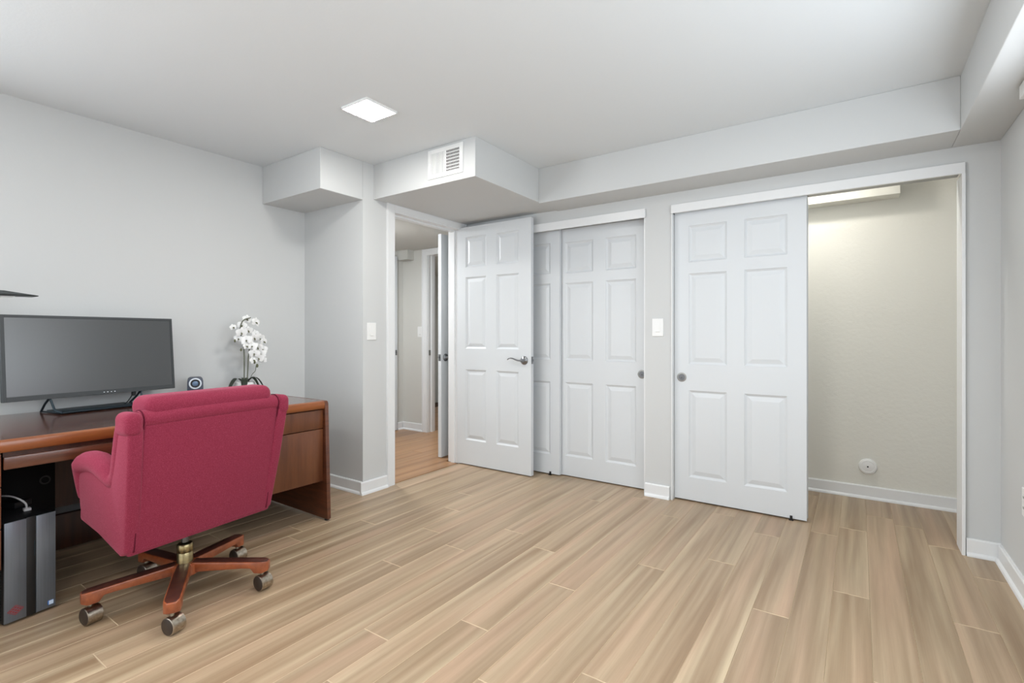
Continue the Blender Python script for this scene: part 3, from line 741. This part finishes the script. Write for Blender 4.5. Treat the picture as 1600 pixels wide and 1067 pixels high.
# ------------------------------------------------------------------ chair
chair = thing('office_chair', 'crimson upholstered swivel office chair with wooden star base on casters', 'chair', (-2.40, .98, 0), math.atan2(.13, .99))
# local x = backward, y = side, z up
def F(name, bm, m='fabric', bevel=.02, seg=4, par=chair): return fin(name, bm, m, par, bevel=bevel, seg=seg, auto=True)
def quadslab(bm, A, B, half0, half1, th):
    """slab between rear points A(bottom) and B(top) (u,z), widths half0/half1, thickness th toward front"""
    (u0, z0), (u1, z1) = A, B
    d = Vector((u1-u0, z1-z0)).normalized(); n = Vector((-d.y, d.x))*th
    if n.x > 0: n = -n
    co = []
    for (u, z, hh) in ((u0, z0, half0), (u1, z1, half1)):
        for du, dz in ((0, 0), (n.x, n.y)):
            for s in (-1, 1): co.append((u+du, s*hh, z+dz))
    v = [bm.verts.new(c) for c in co]  # 0,1 rear bottom  2,3 front bottom 4,5 rear top 6,7 front top
    for f in ((0, 1, 5, 4), (2, 6, 7, 3), (0, 2, 3, 1), (4, 5, 7, 6), (0, 4, 6, 2), (1, 3, 7, 5)): bm.faces.new([v[i] for i in f])
# rear outer panel
bm = bmesh.new(); quadslab(bm, (.160, .308), (.236, .792), .272, .279, .05); F('back_panel', bm, bevel=.010, seg=3)
# seam pipings
for s in (-1, 1):
    bm = bmesh.new(); tube(bm, [(.1585, s*.2735, .315), (.2365, s*.2805, .79)], .0040, 6); F('seam', bm, 'seam', 0)
bm = bmesh.new(); tube(bm, [(.226, -.28, .7745), (.226, .28, .7745)], .0045, 6); F('seam', bm, 'seam', 0)
# inner back cushion
bm = bmesh.new(); quadslab(bm, (.110, .44), (.192, .83), .245, .255, .085); F('backrest', bm, bevel=.03, seg=4)
# side shells
for s in (-1, 1):
    prof = [(.120, .298, .302), (.160, .315, .302), (.205, .55, .318), (.243, .775, .330), (.232, .818, .330), (.175, .822, .330), (.128, .70, .326), (.098, .60, .318), (.03, .585, .306),
            (-.06, .622, .303), (-.165, .622, .303), (-.198, .585, .303), (-.190, .43, .298), (-.165, .392, .296)]
    bm = bmesh.new(); O = [bm.verts.new((u, s*w, z)) for u, z, w in prof]; I = [bm.verts.new((u, s*(w-.052), z)) for u, z, w in prof]
    n = len(prof); bm.faces.new(O); bm.faces.new(I[::-1])
    for i in range(n): bm.faces.new((O[i], I[i], I[(i+1) % n], O[(i+1) % n]))
    sh = F('side_shell', bm, bevel=.012, seg=3)
    # arm pad rolled over the top, sweeping up into the wing
    pth = smooth_path([(-.196, s*.280, .47), (-.198, s*.280, .575), (-.165, s*.280, .612), (-.08, s*.280, .622), (.0, s*.282, .602), (.060, s*.286, .578), (.098, s*.292, .598), (.122, s*.297, .665), (.155, s*.302, .765), (.180, s*.304, .805)], 7)
    nn = len(pth); rr = []
    for i in range(nn):
        f = i/(nn-1); rr.append(.016+.026*min(1, f/.16) if f < .16 else (.042 if f < .45 else .042-.012*min(1, (f-.45)/.2)))
    bm = bmesh.new(); tube(bm, pth, rr, 14); F('armrest', bm, bevel=0, par=chair)
# top rail roll between the wings and wing caps
bm = bmesh.new(); tube(bm, smooth_path([(.205, -.285, .808), (.207, -.15, .812), (.207, 0, .813), (.207, .15, .812), (.205, .285, .808)], 6), .035, 16); F('top_rail', bm, bevel=0)
for s in (-1, 1):
    bm = bmesh.new(); ya, yb = sorted((s*.278, s*.338)); bx(bm, .150, .250, ya, yb, .755, .842); F('wing_cap', bm, bevel=.026, seg=5)
    bm = bmesh.new(); tube(bm, [(.205+.0365*math.cos(a), s*.279, .808+.0365*math.sin(a)) for a in [i*PI/12-.9 for i in range(18)]], .0024, 6); F('seam', bm, 'seam', 0)
# head cushion
bm = bmesh.new(); bx(bm, .095, .232, -.262, .262, .805, .892); F('head_cushion', bm, bevel=.038, seg=6)
# seat
bm = bmesh.new(); bx(bm, -.275, .10, -.248, .248, .42, .53); F('seat', bm, bevel=.04, seg=5)
bm = bmesh.new()
prism(bm, [(-.20, .382), (.155, .297), (.165, .36), (-.20, .43)], -.293, .293, 'y'); F('seat_base', bm, bevel=.012, seg=3)
# swivel column
bm = bmesh.new(); lathe(bm, [(0, .225), (.014, .225), (.014, .33), (0, .33)], 24); F('piston', bm, 'steel', 0)
bm = bmesh.new(); lathe(bm, [(0, .12), (.031, .12), (.031, .181), (.029, .184), (.031, .187), (.031, .214), (.027, .220), (0, .220)], 32); F('column', bm, 'brass', 0)
bm = bmesh.new(); bx(bm, -.10, .12, -.07, .07, .312, .335); F('swivel_plate', bm, 'steel', .004, 2)
bm = bmesh.new(); lathe(bm, [(0, .085), (.045, .085), (.058, .095), (.058, .132), (.050, .140), (0, .140)], 40); F('hub', bm, 'cherry', 0)
loc_cast = []
for i in range(5):
    a = math.radians(-109+72*i); d = Vector((math.cos(a), math.sin(a), 0)); n = Vector((-d.y, d.x, 0))
    bm = bmesh.new()
    side = [(.03, .100, .142), (.12, .103, .139), (.24, .104, .132), (.275, .102, .130), (.29, .080, .129), (.325, .078, .127), (.345, .084, .123)]
    T_, Bt = [], []
    for r_, zb, zt in side:
        wd = .030 if r_ < .3 else .029
        if r_ > .33: wd = .016
        if r_ < .05: wd = .026
        for s in (-1, 1):
            T_.append(bm.verts.new(d*r_+n*s*wd*.98+Vector((0, 0, zt)))); Bt.append(bm.verts.new(d*r_+n*s*wd+Vector((0, 0, zb))))
    k = len(side)
    for j in range(k-1):
        a0, b0, a1, b1 = 2*j, 2*j+1, 2*j+2, 2*j+3
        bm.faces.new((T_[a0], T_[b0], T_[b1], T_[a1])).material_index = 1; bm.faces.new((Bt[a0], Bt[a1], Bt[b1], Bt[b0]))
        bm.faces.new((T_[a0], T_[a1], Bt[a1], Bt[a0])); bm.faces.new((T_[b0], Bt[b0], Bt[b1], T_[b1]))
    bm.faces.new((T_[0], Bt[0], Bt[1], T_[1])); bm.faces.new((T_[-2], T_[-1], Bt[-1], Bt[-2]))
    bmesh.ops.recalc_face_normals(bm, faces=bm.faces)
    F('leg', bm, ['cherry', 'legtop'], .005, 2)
    # caster
    c = bpy.data.objects.new('caster', None); COL.objects.link(c); c.parent = chair; c.empty_display_size = .03
    c.location = d*.315; c.rotation_euler = (0, 0, .07+.08*math.sin(i*2.1))
    bm = bmesh.new(); R_ = Matrix.Translation((.008, 0, .034)) @ Matrix.Rotation(PI/2, 4, 'X')
    lathe(bm, [(.0300, -.026), (.0332, -.0245), (.0332, .0245), (.0300, .026)], 28, R_)
    tube(bm, [(0, 0, .06), (0, 0, .082)], .008, 10)
    fin('caster_hood', bm, 'caster', c, auto=True)
    bm = bmesh.new(); lathe(bm, [(0, -.0285), (.026, -.0285), (.0302, -.0262), (.0302, .0262), (.026, .0285), (0, .0285)], 28, Matrix.Translation((.008, 0, .034)) @ Matrix.Rotation(PI/2, 4, 'X'))
    fin('wheel', bm, 'casterdark', c, auto=True)
